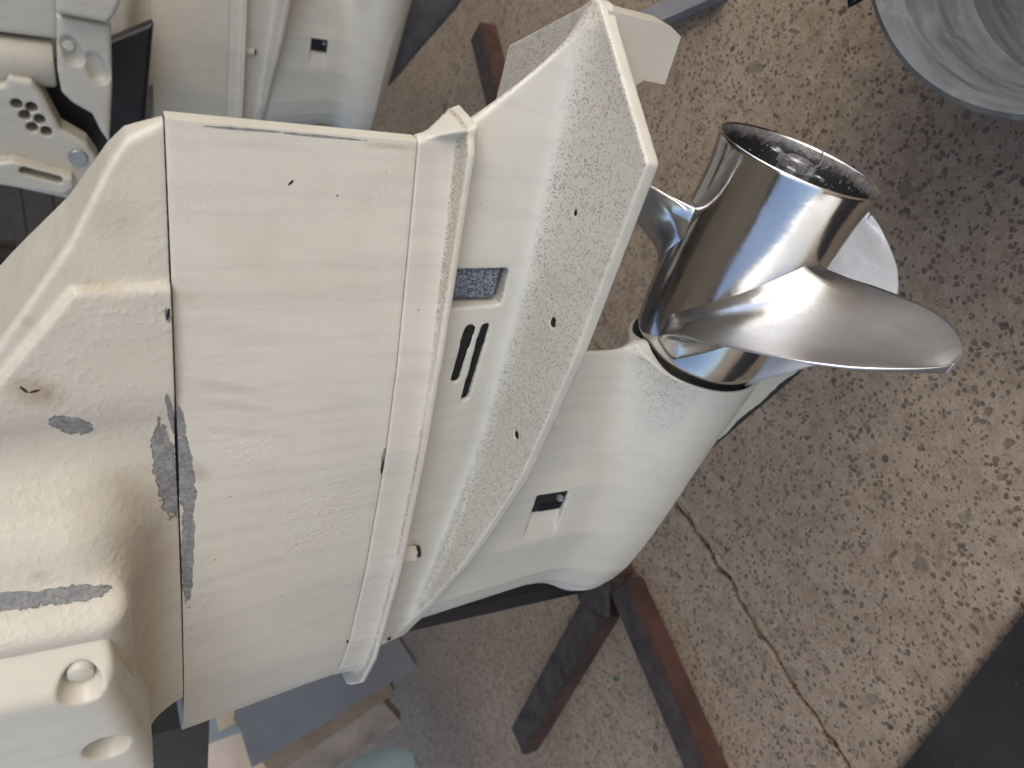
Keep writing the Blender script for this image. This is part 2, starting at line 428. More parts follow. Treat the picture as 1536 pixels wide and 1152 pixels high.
# densify with small jitter
JJ = []
for a, c2 in zip(J, J[1:]):
    nn = max(1, min(12, int((c2 - a).length / .012)))
    for k in range(nn): JJ.append(a.lerp(c2, k / nn) + Vector((rnd.uniform(-1, 1), rnd.uniform(-1, 1), 0)) * .0022)
JJ.append(J[-1])
nrm2 = Vector((-d0.y, d0.x, 0))
for side in (1, -1):
    bm = bmesh.new()
    first = min(range(len(JJ)), key=lambda q_: (JJ[q_] - on(985, 715, 2, FLOOR)).length)
    edge = [p + nrm2 * side * (.0042 + .0055 * abs(math.sin(i * 1.7)) * rnd.random()) * (1 if i > first else 0) for i, p in enumerate(JJ)]
    far = [JJ[-1] + nrm2 * side * 45, JJ[0] + nrm2 * side * 45]
    loop = [Vector((p.x, p.y, FLOOR)) for p in edge + far]
    n = len(edge)
    top = [bm.verts.new(p) for p in loop]; low = [bm.verts.new(p - Vector((0, 0, .02))) for p in loop[:n]]
    f = bm.faces.new(top)
    for i in range(n - 1): bm.faces.new((top[i], top[i + 1], low[i + 1], low[i]))
    bmesh.ops.triangulate(bm, faces=[f])
    bmesh.ops.recalc_face_normals(bm, faces=bm.faces)
    if sum(ff.normal.z * ff.calc_area() for ff in bm.faces) < 0: bmesh.ops.reverse_faces(bm, faces=bm.faces)
    me = bpy.data.meshes.new('floor'); bm.to_mesh(me); bm.free()
    tag(link('concrete_floor', me, m_floor, smooth=False), kind='structure')
bm = bmesh.new(); bmesh.ops.create_grid(bm, x_segments=1, y_segments=1, size=40, matrix=Matrix.Translation((0, 0, FLOOR - .015)))
tag(from_bm('ground', bm, m_under), kind='structure')

# ================================================================== OUTBOARD MOTOR
YT = [-.012, -.093, -.19, -.277, -.36, -.42, -.445, -.462, -.472, -.476]
WT = [.0045, .028, .050, .068, .076, .070, .060, .045, .025, .006]
YB = [-.012, -.07, -.135, -.20, -.30, -.39, -.44, -.468, -.484, -.490]
WB = [.0045, .020, .036, .047, .054, .053, .046, .034, .019, .005]
def leg_w(y, z):                     # half width of the leg at height z (.275 - .52)
    t = (z - .275) / (.394 - .275)
    wt = np.interp(-y, [-v for v in YT], WT, right=-1) ; wb = np.interp(-y, [-v for v in YB], WB, right=-1)
    return wt * t + wb * (1 - t)
def nose(G, y0, y1):                  # superellipse fade 1 -> 0 between y0 and y1 (y1 < y0)
    t = np.clip((y0 - G.Y) / (y0 - y1), 0, 1); return np.sqrt(np.maximum(1 - t ** 2.4, 0))

def build_motor(M_):
    root = empty('outboard_motor')
    # ---- exhaust housing cover (lofted)
    def ring(z, inset=0):
        t = (z - .275) / (.394 - .275)
        n = 90; pts = []
        for k in range(n):
            s = k / (n - 1)
            yy = -.0115 - (1 - math.cos(math.pi * s)) / 2 * (.4645 * t + .4785 * (1 - t))
            ends = (-.476) * t + (-.490) * (1 - t)
            # width tables are stretched to this ring's own ends
            f = (yy + .0115) / (ends + .0115)
            yt = -.012 - f * .464; yb = -.012 - f * .478
            w = np.interp(-yt, [-v for v in YT], WT) * t + np.interp(-yb, [-v for v in YB], WB) * (1 - t)
            pts.append((max(w - inset, .0006), yy))
        return [Vector((w, y, z)) for w, y in pts] + [Vector((-w, y, z)) for w, y in pts[::-1]]
    zs = [(.39405, .0005), (.3938, .00012), (.3932, 0)] + [(.3932 + (.2766 - .3932) * k / 40, 0) for k in range(1, 40)] + [(.2766, 0), (.2760, .0001), (.2757, .0005)]
    V = []; F = []
    for z, ins in zs: V += ring(z, ins)
    n = 180
    for r_ in range(len(zs) - 1):
        for k in range(n): F.append((r_ * n + k, r_ * n + (k + 1) % n, (r_ + 1) * n + (k + 1) % n, (r_ + 1) * n + k))
    F.append(tuple(range(n))[::-1]); F.append(tuple((len(zs) - 1) * n + k for k in range(n)))
    me = bpy.data.meshes.new('exhaust_housing'); me.from_pydata([tuple(p) for p in V], [], F); me.update()
    bm = bmesh.new(); bm.from_mesh(me); bmesh.ops.recalc_face_normals(bm, faces=bm.faces); bm.to_mesh(me); bm.free()
    hs = link('exhaust_housing', me, M_['house'], root); me.set_sharp_from_angle(angle=R_(50))

    # ---- flange under it
    G = Grid((-.085, -.54, .243), (.085, .03, .279), .0013)
    wb = interp(-G.Y, [-v for v in YB], WB); wb = np.where(G.Y < -.490, -.01 + 0 * wb, wb); wb = np.where(G.Y > -.012, .0045 - (G.Y + .012) * 1.2, wb)
    band = G.norm(np.abs(G.X) - wb)
    flare = ramp(-G.Z, -.268, -.252) ** 2
    lipw = interp(-G.Y, [-.006, .0, .01, .13, .32, .42, .47, .50, .512, .518, .522], [-.02, .014, .020, .041, .058, .056, .046, .030, .022, .012, -.01])
    lip = G.norm(np.abs(G.X) - lipw)
    lip_s = smax(lip, np.abs(G.Z - .2515) - .0023, .001)
    bandb = smax(band - flare * .0015, np.abs(G.Z - .262) - .0135, .0008)
    # aft flare of the band follows the lip
    tail = smax(smax(np.abs(G.X) - (.0045 + .010 * ramp(G.Y, -.01, .002)), G.Y - (-.012 + (.2755 - G.Z) * .62), .002), np.abs(G.Z - .262) - .0135, .0008)
    tail = np.maximum(tail, -.08 - G.Y)
    D = smin(smin(bandb, tail, .003), lip_s, .0028)
    D = np.maximum(D, np.abs(G.Z - .262) - .0135)
    nets('mounting_flange', G, D, M_['flange'], root)

    # ---- lower unit: gearcase, strut, ventilation plate, skirt
    G = Grid((-.096, -.50, -.063), (.096, .082, .2495), .0014)
    X, Y, Z = G.X, G.Y, G.Z
    AX = np.abs(X)
    zp = .193 + .024 * ramp(-Y, .18, .46)              # plate height
    plw = interp(-Y, [-.0705, -.0695, -.02, .10, .20, .31, .38, .43, .455, .47], [-.02, .0015, .083, .0835, .0765, .060, .044, .026, .010, -.02])
    plate = smax(G.norm(AX - plw), np.abs(Z - zp + .004) - .0042, .0012)
    # skirt above the plate
    t = np.clip((Z - .195) / .052, 0, 1)
    aft = .062 - .062 * t ** .8
    hi = interp(-Y, [-.07, 0., .08, .2, .33, .42, .45, .468, .475], [-.015, .004, .021, .034, .042, .040, .032, .015, -.02])
    lo = interp(-Y, [-.07, -.056, 0., .08, .2, .33, .40, .44, .456, .465], [-.01, .003, .010, .018, .023, .027, .030, .024, .012, -.02])
    skirt = G.norm(AX - (hi * t + lo * (1 - t)))
    skirt = smax(skirt, Y - aft - .002, .004)
    skirt = smax(skirt, (zp - .002) - Z, .002)
    D = smin(skirt, plate, .014)
    # strut below
    te = -.160 - .014 * np.clip((.06 - Z) / .06, 0, 1)
    le = -.452 + .022 * np.clip((.19 - Z) / .12, 0, 1) - .012 * ramp(-Z, -.10, -.05)
    f = np.clip((te - Y) / (te - le), -.05, 1.05)
    prof = interp(f, [-.05, 0, .04, .2, .4, .6, .8, .9, .96, 1.0, 1.05], [-.01, .0015, .006, .021, .034, .038, .033, .025, .016, .003, -.01])
    strut = G.norm(AX - prof)
    strut = np.maximum(strut, Z - zp); strut = np.maximum(strut, .012 - Z)
    # torpedo
    Zs = Z + .056 * Y; rr = np.sqrt(X * X + Zs * Zs)
    rad = interp(-Y, [.10, .162, .19, .24, .30, .35, .39, .42, .44, .452, .459, .462], [.0556, .0556, .0542, .0510, .0475, .043, .037, .030, .022, .015, .008, 0.])
    torp = smax(G.norm(rr - rad), Y + .162, .0015)
    torp = smax(torp, -(G.Y + .462), .001)
    D2 = smin(strut, torp, .030)
    D = smin(D, D2, .006)
    # bore behind the torpedo, where the propeller hub enters
    D = smax(D, -smax(rr - .0522, -.176 - Y, .001), .0012)
    # cuts: pocket, slots, holes, intake recesses
    D = smax(D, -rbox(G, (.055, -.0905, .2285), (.052, .0125, .0190), .003), .0012)
    for (y0, z0, y1, z1, r) in ((-.1185, .2280, -.1545, .2300, .0029), (-.1185, .2165, -.1715, .2190, .0029)):
        hh = np.clip(((Y - y0) * (y1 - y0) + (Z - z0) * (z1 - z0)) / ((y1 - y0) ** 2 + (z1 - z0) ** 2), 0, 1)
        dd = np.sqrt((Y - y0 - (y1 - y0) * hh) ** 2 + (Z - z0 - (z1 - z0) * hh) ** 2) - r
        D = smax(D, -np.maximum(dd, .002 - X), .001)
        # shallow ramp leading into each slot
        rs = capsule(G, (.034, y0 + .012, z0 - .002), (.022, y0 - .012, z0 + .0005), r * 1.1)
        D = smax(D, -rs, .0015)
    for (px, py, r) in ((853, 318, .0016), (820, 484, .0027), (760, 654, .0026)):
        q = on(px, py, 2, .197 if py < 600 else .2)
        D = np.maximum(D, -np.maximum(np.sqrt((X - q.x) ** 2 + (Y - q.y) ** 2) - r, -(Z - .17)))
    # intake recess: slanting floor that deepens aft
    for sgn in (1,):
        depth = .0075
        fl = .0385 - .0085 * np.clip((Y + .324) / .030, 0, 1)
        rec = np.maximum(np.maximum(np.maximum(Y + .274, -.324 - Y), np.abs(Z - .1215) - .0145), fl - X * sgn)
        D = smax(D, -rec, .001)
    nets('lower_unit', G, D, M_['low'], root)

    # ---- upper housing (swivel / mid casting above the seam)
    G = Grid((-.15, -.49, .3915), (.15, .012, .53), .0015)
    X, Y, Z = G.X, G.Y, G.Z; AX = np.abs(X)
    k = (Z - .3945)
    aft = -.0125 - interp(Z, [.3945, .41, .417, .435, .466, .52], [0, .008, .018, .052, .096, .170]).astype(np.float32)
    wt = interp(-Y, [-v for v in YT], WT); wt = np.where(Y < -.476, -.02, wt)
    wt = np.where(Y > -.012, .0045, wt)
    wmain = wt + k * .10
    wmain = np.maximum(wmain, .010 * ramp(k, .0, .02))
    body = G.norm(AX - wmain)
    body = smax(body, Y - aft, .004)
    # chamfer between the narrow aft rim and the side
    ch = (AX * .55 + (Y - aft) * .83) - .016 - .004 * ramp(k, 0, .02) + (.012 - np.minimum(k, .012)) * -1.2
    body = smax(body, ch, .0015)
    # proud step running parallel to the seam edge
    slab = smax(smax(AX - (wmain + .0045), Y + .083 + np.maximum(k - .040, 0) * 1.2, .003), -(Y + .18), .05)
    slab = smax(slab, Y - aft + .012, .004)
    body = smin(body, slab, .003)
    body = np.maximum(body, -.372 - Y - .0)
    body = np.maximum(body, .3937 - Z)
    # boss of the lower mount
    boss = rbox(G, (0, -.335, .50), (.092, .150, .082), .03)
    boss2 = rbox(G, (0, -.352, .50), (.1125, .140, .080), .016)
    boss2 = smax(boss2, (AX - .1125) * .55 + (Y + .226) * .83, .004)
    D = smin(body, boss, .035)
    D = smin(D, boss2, .012)
    D = np.maximum(D, .3937 - Z)
    nets('swivel_housing', G, D, M_['up'], root)
    # cover over the mount with its bolts
    G = Grid((.07, -.49, .415), (.15, -.20, .53), .0013)
    X, Y, Z = G.X, G.Y, G.Z
    Zk = Z; G.Z = Z - (Y + .25) * .17
    cov = rbox(G, (.095, -.357, .505), (.036, .131, .0765), .012); G.Z = Zk
    cov = smax(cov, (X - .131) * .62 + (Y + .249) * .78, .004)
    bolts = [on(121, 1021, 0, .125), on(160, 1112, 0, .127)]
    for q in bolts:
        rad = np.sqrt((Y - q.y) ** 2 + (Z - q.z) ** 2)
        cov = smax(cov, -np.maximum(rad - .0100 - (X - .128) * .35, .1175 - X), .0012)
    nets('mount_cover', G, cov, M_['clean'], root)
    for q in bolts:
        bm = bmesh.new()
        lathe(bm, [(0, .1232), (.0034, .1229), (.0056, .1219), (.0060, .120), (.0060, .117), (0, .117)], (0, q.y, q.z), (1, 0, 0), 24)
        from_bm('bolt', bm, M_['clean'], root, True)

    # ---- skeg
    up = [(-.165, -.024), (-.375, -.010), (-.34, -.036)]
    dn = [(-.318, -.052), (-.298, -.063), (-.25, -.095), (-.22, -.116), (-.19, -.136), (-.16, -.150), (-.135, -.153), (-.125, -.14), (-.135, -.10), (-.155, -.06)]
    bm = bmesh.new(); loop = up + dn
    inner = []
    cy = sum(p[0] for p in loop) / len(loop); cz = sum(p[1] for p in loop) / len(loop)
    for sgn in (1, -1):
        o_ = [bm.verts.new((sgn * .0012, y, z)) for y, z in loop]
        i_ = [bm.verts.new((sgn * .0045, y + (cy - y) * .22, z + (cz - z) * .22 )) for y, z in loop]
        nn = len(loop)
        for q in range(nn): bm.faces.new((o_[q], o_[(q + 1) % nn], i_[(q + 1) % nn], i_[q]))
        bm.faces.new(i_)
        inner.append(o_)
    for q in range(nn): bm.faces.new((inner[0][q], inner[0][(q + 1) % nn], inner[1][(q + 1) % nn], inner[1][q]))
    from_bm('skeg', bm, M_['skeg'], root, True)
    return root

m_skeg, nt_, p = newmat('skeg_worn_paint'); b = NB(nt_)
s = b.sep()
# bare dark metal along the lower leading edge: distance below a slanted line with a ragged edge
ln = b.math('ADD', b.math('MULTIPLY', b.math('ADD', s[1], .298), .66), b.math('ADD', s[2], .064))
ln = b.math('ADD', ln, b.math('MULTIPLY', b.math('SUBTRACT', b.noise(40, 3), .5), .018))
mk = b.map(ln, .0125, .0135, 1., 0.)
nt_.links.new(b.mix(mk, CREAM, (.03, .031, .033)), p.inputs['Base Color']); p.inputs['Roughness'].default_value = .5

MAT = dict(up=m_up2, house=m_house2, low=m_low, flange=m_flange, clean=m_clean, skeg=m_skeg)
motor = build_motor(MAT)
tag(motor, 'large cream outboard motor leg in the foreground with chipped paint and a polished propeller', 'outboard motor', 'outboard motors standing side by side')


from mathutils.bvhtree import BVHTree
bpy.context.view_layer.update(); dg = bpy.context.evaluated_depsgraph_get()
trees = [BVHTree.FromObject(o, dg) for o in motor.children if o.name.split('.')[0] in ('exhaust_housing', 'mounting_flange', 'swivel_housing', 'lower_unit')]
def hit(px, py):
    d = Vector(ray(px, py)).normalized(); best = None
    for t_ in trees:
        h_ = t_.ray_cast(Vector(CAM), d)
        if h_[0] is not None and (best is None or h_[3] < best[3]): best = h_
    return best[0] if best else on(px, py, 0, .06)
def mark(x0, y0, x1, y1, w):
    """a long mark between two points seen on the leg, w = its breadth in the same units"""
    a, c_ = hit(x0, y0), hit(x1, y1); mid = (a + c_) / 2; d = c_ - a
    L = max(math.hypot(x1 - x0, y1 - y0), 1); nx, ny = -(y1 - y0) / L, (x1 - x0) / L
    mx, my = (x0 + x1) / 2, (y0 + y1) / 2
    e = hit(mx + nx * w / 2, my + ny * w / 2) - hit(mx - nx * w / 2, my - ny * w / 2)
    return (mid.y, mid.z, math.hypot(d.y, d.z) / 2, max(math.hypot(e.y, e.z) / 2, .0006), math.atan2(d.z, d.y))
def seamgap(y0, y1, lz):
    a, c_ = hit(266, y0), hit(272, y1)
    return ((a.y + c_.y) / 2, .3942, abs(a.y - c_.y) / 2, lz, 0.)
BR = (.33, .24, .15); YL = (.46, .40, .27); GY = (.40, .385, .35); DB = (.13, .085, .05)
up_chips = [mark(76, 628, 136, 646, 25), mark(-60, 908, 90, 897, 27), mark(50, 896, 156, 884, 24), mark(238, 640, 262, 775, 34), mark(250, 590, 262, 650, 9), mark(249, 462, 254, 482, 8)]
up_st = [(mark(10, 575, 100, 600, 50), BR, .75), (mark(228, 690, 225, 960, 95), BR, .42), (mark(150, 700, 235, 760, 60), BR, .35), (mark(262, 705, 258, 765, 20), DB, .55),
         (mark(100, 425, 190, 432, 26), YL, .6), (mark(40, 860, 80, 868, 26), YL, .5), (mark(30, 440, 60, 500, 22), YL, .55), (mark(200, 960, 215, 1060, 34), YL, .5), (mark(120, 305, 215, 330, 60), YL, .35)]
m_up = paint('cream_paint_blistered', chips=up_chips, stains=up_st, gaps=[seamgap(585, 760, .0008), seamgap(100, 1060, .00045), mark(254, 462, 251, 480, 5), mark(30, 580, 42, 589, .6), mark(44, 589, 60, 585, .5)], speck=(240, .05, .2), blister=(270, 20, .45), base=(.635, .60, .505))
ho_chips = [mark(269, 612, 275, 660, 12), mark(272, 650, 284, 775, 27), mark(282, 740, 281, 905, 18), mark(578, 672, 574, 700, 6), mark(300, 189, 430, 199, 2.2), mark(420, 199, 540, 210, 2.2)]
ho_st = [(mark(270, 695, 320, 720, 34), BR, .4), (mark(275, 570, 390, 588, 18), GY, .4), (mark(290, 600, 420, 618, 14), GY, .35), (mark(280, 640, 440, 655, 14), GY, .3), (mark(540, 216, 628, 222, 12), BR, .45), (mark(262, 442, 300, 452, 26), YL, .5), (mark(300, 330, 520, 480, 60), YL, .12)]
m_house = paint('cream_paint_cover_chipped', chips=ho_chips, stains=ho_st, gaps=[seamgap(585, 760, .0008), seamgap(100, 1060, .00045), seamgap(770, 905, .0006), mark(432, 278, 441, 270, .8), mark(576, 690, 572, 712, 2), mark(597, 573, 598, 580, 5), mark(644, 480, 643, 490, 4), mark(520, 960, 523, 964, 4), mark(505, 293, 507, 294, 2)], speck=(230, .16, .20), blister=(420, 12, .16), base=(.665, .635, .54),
                wrinkle=[mark(400, 760, 560, 790, 170) + (300, .0006), mark(300, 660, 420, 690, 60) + (260, .0005), mark(285, 905, 320, 895, 50) + (120, .0016), mark(520, 880, 545, 860, 30) + (120, .0014)])
for px, py, r_ in ((853, 318, .0016), (820, 484, .0027), (760, 654, .0026)):
    q_ = on(px, py, 2, .197 if py < 600 else .2)
    zt = .193 + .024 * (lambda t_: t_ * t_ * (3 - 2 * t_))(min(1, max(0, (-q_.y - .18) / .28)))
    bm = bmesh.new(); lathe(bm, [(0, -.0005), (r_ + .0008, -.0005), (r_ + .0008, -.003), (0, -.003)], (q_.x, q_.y, zt), (0, 0, 1), 16); from_bm('hole_shade_disc', bm, m_dark, motor)  # black disc stands in for the shade inside each hole
for (y0, z0, y1, z1, xa, xb) in ((-.114, .2278, -.159, .2302, .0222, .0246), (-.114, .2163, -.176, .2192, .0198, .0228)):
    bm = bmesh.new(); hexa(bm, [(.004, y1, z1 - .0045), (.004, y0, z0 - .0045), (.004, y0, z0 + .0045), (.004, y1, z1 + .0045), (xb, y1, z1 - .0045), (xa, y0, z0 - .0045), (xa, y0, z0 + .0045), (xb, y1, z1 + .0045)])
    from_bm('slot_shade_liner', bm, m_dark, motor)  # black liner in place of the shade inside the slot
for o in motor.children:
    k_ = o.name.split('.')[0]
    if k_ in ('exhaust_housing', 'swivel_housing'):
        o.material_slots[0].link = 'OBJECT'; o.material_slots[0].material = m_house if k_ == 'exhaust_housing' else m_up
# parts of the first motor that the second does not show
def hexbolt(name, px, py, z, parent, r=.0062):
    q = on(px, py, 2, z)
    bm = bmesh.new()
    lathe(bm, [(0, .004), (r, .004), (r, -.010), (r * .8, -.0115), (0, -.0115)], q, (0, 0, 1), 6)
    o = from_bm(name, bm, m_clean, parent, False, .0006, 1)
    bm = bmesh.new(); lathe(bm, [(0, -.0112), (r * .72, -.0112), (r * .72, -.0145), (0, -.0145)], q, (0, 0, 1), 16)
    from_bm('stud_end', bm, m_black, o)
hexbolt('flange_bolt', 601, 832, .244, motor); hexbolt('flange_bolt', 559, 958, .244, motor)

# foam block in the pocket
m_foam, nt_, p = newmat('grey_open_cell_foam'); b = NB(nt_)
v = b.noise(560, 4, .9)
nt_.links.new(b.mix(b.map(v, .44, .58), (.07, .08, .11), (.50, .53, .60)), p.inputs['Base Color']); p.inputs['Roughness'].default_value = .9
nt_.links.new(b.bump(v, 1., .003), p.inputs['Normal'])
G = Grid((-.01, -.106, .210), (.026, -.076, .249), .001)
D = rbox(G, (.006, -.0895, .2295), (.0105, .0115, .0165), .003) + (np.sin(G.X * 900) * np.sin(G.Y * 1100) * np.sin(G.Z * 1000)) * .0004
nets('foam_block', G, D, m_foam, motor)

# intake grille with its screw
def intake(parent):
    bm = bmesh.new(); x0 = .0312
    box(bm, (x0, -.2845, .1215), (.0035, .019, .0275))
    g = from_bm('intake_grille', bm, m_black, parent, True, .0006, 1)
    bm = bmesh.new()
    for k in range(7): box(bm, (x0 + .0022, -.290, .1105 + k * .0028), (.0012, .0075, .0012))
    from_bm('grille_bars', bm, m_black, g)
    bm = bmesh.new(); lathe(bm, [(0, .0028), (.0012, .0028), (.0016, .0036), (.0026, .0032), (.003, .0015), (.003, 0)], (x0 + .0015, -.2800, .1135), (1, 0, 0), 20)
    from_bm('screw', bm, m_nut, g, True)
intake(motor)

# trim tab under the plate
bm = bmesh.new()
prism(bm, [Vector((-.009, y, z)) for y, z in ((.067, .190), (.0655, .1500), (.0615, .1410), (.036, .1400), (.0365, .155), (.032, .160), (.016, .168), (.012, .190))], (.018, 0, 0))
from_bm('trim_tab', bm, m_clean, motor, True, .003, 3)

# ---- propeller
prop = empty('propeller', (0, -.09, .005)); prop.parent = motor
bm = bmesh.new()
prof = [(.0562, -.004), (.0566, -.0006), (.0574, 0.), (.0582, -.0008), (.0580, -.003), (.0566, -.012), (.0552, -.024), (.0549, -.040), (.0553, -.060), (.0557, -.085), (.0556, -.11), (.0548, -.130), (.0534, -.146), (.0518, -.155), (.0498, -.160), (.0480, -.166), (.0478, -.172), (.040, -.173)]
lathe(bm, prof, (0, 0, 0), (0, 1, 0), 160)
hub = from_bm('hub', bm, m_chrome, prop, True); hub.data.set_sharp_from_angle(angle=R_(70))
bm = bmesh.new()
lathe(bm, [(.0564, -.0012), (.0556, -.005), (.0520, -.020), (.0495, -.040), (.048, -.10), (0, -.10)], (0, 0, 0), (0, 1, 0), 96)
from_bm('exhaust_bore', bm, m_soot, prop, True)
bm = bmesh.new()
lathe(bm, [(0, -.028), (.024, -.028), (.027, -.032), (.027, -.10)], (0, 0, 0), (0, 1, 0), 48)
from_bm('inner_hub', bm, m_soot, prop, True)
TR = [(.0495, -2.5, 98), (.056, 0, 90), (.064, 0, 84), (.075, 0, 77), (.09, -1, 69), (.107, -1.2, 60.5), (.122, -1.2, 52), (.133, -.2, 46), (.145, 2, 39.5), (.156, 5, 31.5), (.163, 7.8, 24.5), (.1670, 9.6, 20.5), (.1695, 11.2, 17.6), (.1708, 12.6, 15.6), (.1713, 13.8, 14.4)]
def blade(phi0, y0=-.054, k_r=1.):
    nr, nu = 80, 48
    rs = [.0495 + (.1713 - .0495) * (1 - (1 - k / (nr - 1)) ** 2.0) for k in range(nr)]
    def pt(r, u):
        t0 = np.interp(r, [q[0] for q in TR], [q[1] for q in TR]); t1 = np.interp(r, [q[0] for q in TR], [q[2] for q in TR])
        ph = t0 + (t1 - t0) * u
        r = .0495 + (r - .0495) * k_r
        y = y0 - .0573 * math.radians(ph) + .2 * (r - .05)
        y += .006 * math.sin(math.pi * u) * ((r - .05) / .12) * -1
        a = math.radians(phi0 + ph)
        return Vector((r * math.cos(a), y, r * math.sin(a)))
    P = [[pt(r, j / (nu - 1)) for j in range(nu)] for r in rs]
    V = []; 
    for sgn in (1, -1):
        for i, r in enumerate(rs):
            for j in range(nu):
                u = j / (nu - 1)
                du = P[i][min(j + 1, nu - 1)] - P[i][max(j - 1, 0)]
                dr = P[min(i + 1, nr - 1)][j] - P[max(i - 1, 0)][j]
                nn = du.cross(dr).normalized()
                edge = (max(0., 1 - abs(2 * u - 1) ** 4)) * min(1, (rs[-1] - r) / .012 + .05)
                th = .0006 + edge * (.0028 * (1 - (r - .05) / .14) + .0007)
                fl = math.exp(-max(0, r - .0540) / .0085) * .0150 * (.04 + .96 * min(1, max(0., 1 - abs(2 * u - 1)) * 5))
                V.append(P[i][j] + nn * sgn * (th + fl))
    F = []
    N = nr * nu
    for i in range(nr - 1):
        for j in range(nu - 1):
            a = i * nu + j
            F.append((a, a + 1, a + nu + 1, a + nu)); F.append((N + a, N + a + nu, N + a + nu + 1, N + a + 1))
    for i in range(nr - 1):
        for j in (0, nu - 1):
            a = i * nu + j; q = (a, a + nu, N + a + nu, N + a); F.append(q if j == 0 else q[::-1])
    for j in range(nu - 1):
        a = (nr - 1) * nu + j; F.append((a, a + 1, N + a + 1, N + a))
    o = from_py('blade', V, F, m_blade, prop)
    bm = bmesh.new(); bm.from_mesh(o.data); bmesh.ops.recalc_face_normals(bm, faces=bm.faces); bm.to_mesh(o.data); bm.free()
    return o
blade(-12); blade(108)
m_blade_sky = simple('sky_pale_stainless', (.62, .645, .68), .5, .45, .06, 60, .0004)  # sky reflection on the rear blade, put into a paler and bluer colour
b2 = blade(240, -.066, 1.16); b2['label'] = 'pale blade with the sky reflection put into its colour'; b2.data.materials[0] = m_blade_sky
# shaft end, castle nut, washer, split pin
bm = bmesh.new(); lathe(bm, [(0, -.0035), (.0024, -.0035), (.003, -.0005), (.0075, .0), (.0088, -.0015), (.0088, -.03), (0, -.03)], (0, 0, 0), (0, 1, 0), 32)
from_bm('propeller_shaft', bm, m_nut, prop, True)
bm = bmesh.new(); lathe(bm, [(.0088, -.0055), (.0128, -.0055), (.0135, -.0065), (.0135, -.013), (.0155, -.014), (.0155, -.026), (.0088, -.026)], (0, 0, 0), (0, 1, 0), 6)
for k in range(6):
    a = math.radians(60 * k + 30); rot = Matrix.Rotation(-a, 3, 'Y')
    box(bm, rot @ Vector((.0115, -.0045, 0)), (.0042, .005, .006), rot)
from_bm('castle_nut', bm, m_nut, prop)
bm = bmesh.new(); lathe(bm, [(.012, -.018), (.0195, -.018), (.020, -.020), (.020, -.029)], (0, 0, 0), (0, 1, 0), 32)
from_bm('washer', bm, m_nut, prop, True)
bm = bmesh.new()
def arc(c, r, a0, a1, n=10):
    return [Vector((c[0] + r * math.cos(math.radians(a0 + (a1 - a0) * k / n)), c[1], c[2] + r * math.sin(math.radians(a0 + (a1 - a0) * k / n)))) for k in range(n + 1)]
tube(bm, arc((-.0185, -.003, .004), .004, -60, 280), .0011); tube(bm, [(-.014, -.0035, .003), (.012, -.0035, .002)], .0014)
tube(bm, arc((.0165, -.006, -.006), .004, 120, 360), .0011)
tube(bm, [(.009, -.0015, -.0075), (.011, .001, -.0085), (.010, .006, -.0085), (.008, .010, -.007)], .0008)
from_bm('split_pin', bm, m_nut, prop, True)
# black seal ring in the gap between hub and gearcase
bm = bmesh.new(); lathe(bm, [(.0526, -.164), (.0470, -.1655), (.0465, -.170)], (0, 0, 0), (0, 1, -.056), 96)
from_bm('hub_seal', bm, m_black, motor, True)

prop.rotation_euler = (-.056, 0, 0)
for ch in prop.children: ch.location = (0, .09, 0)

# ================================================================== SECOND MOTOR (copy, own paint)
def copy_tree(o, parent=None, skip=()):
    c_ = o.copy(); C.objects.link(c_)
    if parent: c_.parent = parent; 
    for ch in list(o.children):
        if ch.name.split('.')[0] in skip: continue
        copy_tree(ch, c_, skip)
    return c_
second = copy_tree(motor, None, ('propeller', 'hub_seal', 'foam_block', 'mount_cover', 'bolt', 'trim_tab'))
second.location = (-1.08, .01, -.06)
for o in second.children:
    if o.material_slots and o.material_slots[0].link == 'OBJECT': o.material_slots[0].link = 'DATA'
m_skeg2 = simple('bare_dark_skeg', (.10, .10, .105), .5, .3, .25, 30)
for o in second.children:
    if o.name.startswith('skeg'): o.material_slots[0].link = 'OBJECT'; o.material_slots[0].material = m_skeg2; o['label'] = 'dark bare metal skeg'
second['label'] = 'cream outboard motor leg standing behind the foreground one, with clamp bracket and bare skeg'

# ================================================================== MOTOR STAND
m_steel = simple('weathered_dark_steel', (.036, .028, .023), .85, 0, .6, 25, .0008)
m_red = simple('red_oxide_paint', (.045, .017, .012), .85, 0, .5, 14)

# ================================================================== WALL
m_brown = simple('brown_boards', (.10, .085, .07), .7, 0, .12, 20)
m_wallg = simple('grey_render_wall', (.22, .21, .20), .85, 0, .15, 6, .002)
w = empty('boarded_wall', (-3, -2, FLOOR))
tag(w, 'brown boarded wall far behind the motors, horizontal boards', 'wall')
me0 = None
for k in range(24):
    bm = bmesh.new(); box(bm, (-3, -2, FLOOR + .055 + .11 * k), (.03, 9, .106))
    from_bm('board', bm, m_brown, w, False, .003, 1)
bm = bmesh.new(); box(bm, (-3.05, -2, FLOOR + 1.35), (.04, 9, 2.7)); from_bm('backing', bm, m_dark, w)

# ---- unseen roof added over the motors to keep sky light off the tops
rf = empty('sky_block_roof', (-1, -2, FLOOR + 2.7)); tag(rf, 'low unseen sheet roof added above the motors to block the sky', 'roof')
m_sky_block = simple('sky_block_underside', (.34, .335, .33), .8, 0, .15, 3)
bm = bmesh.new(); box(bm, (-.85, .2, FLOOR + 2.72), (4.3, 4.6, .05)); from_bm('sky_block_sheet', bm, m_sky_block, rf)
for k in range(6):
    bm = bmesh.new(); box(bm, (-.85, -2.0 + .88 * k, FLOOR + 2.62), (4.3, .08, .15)); from_bm('sky_block_rafter', bm, m_brown, rf)
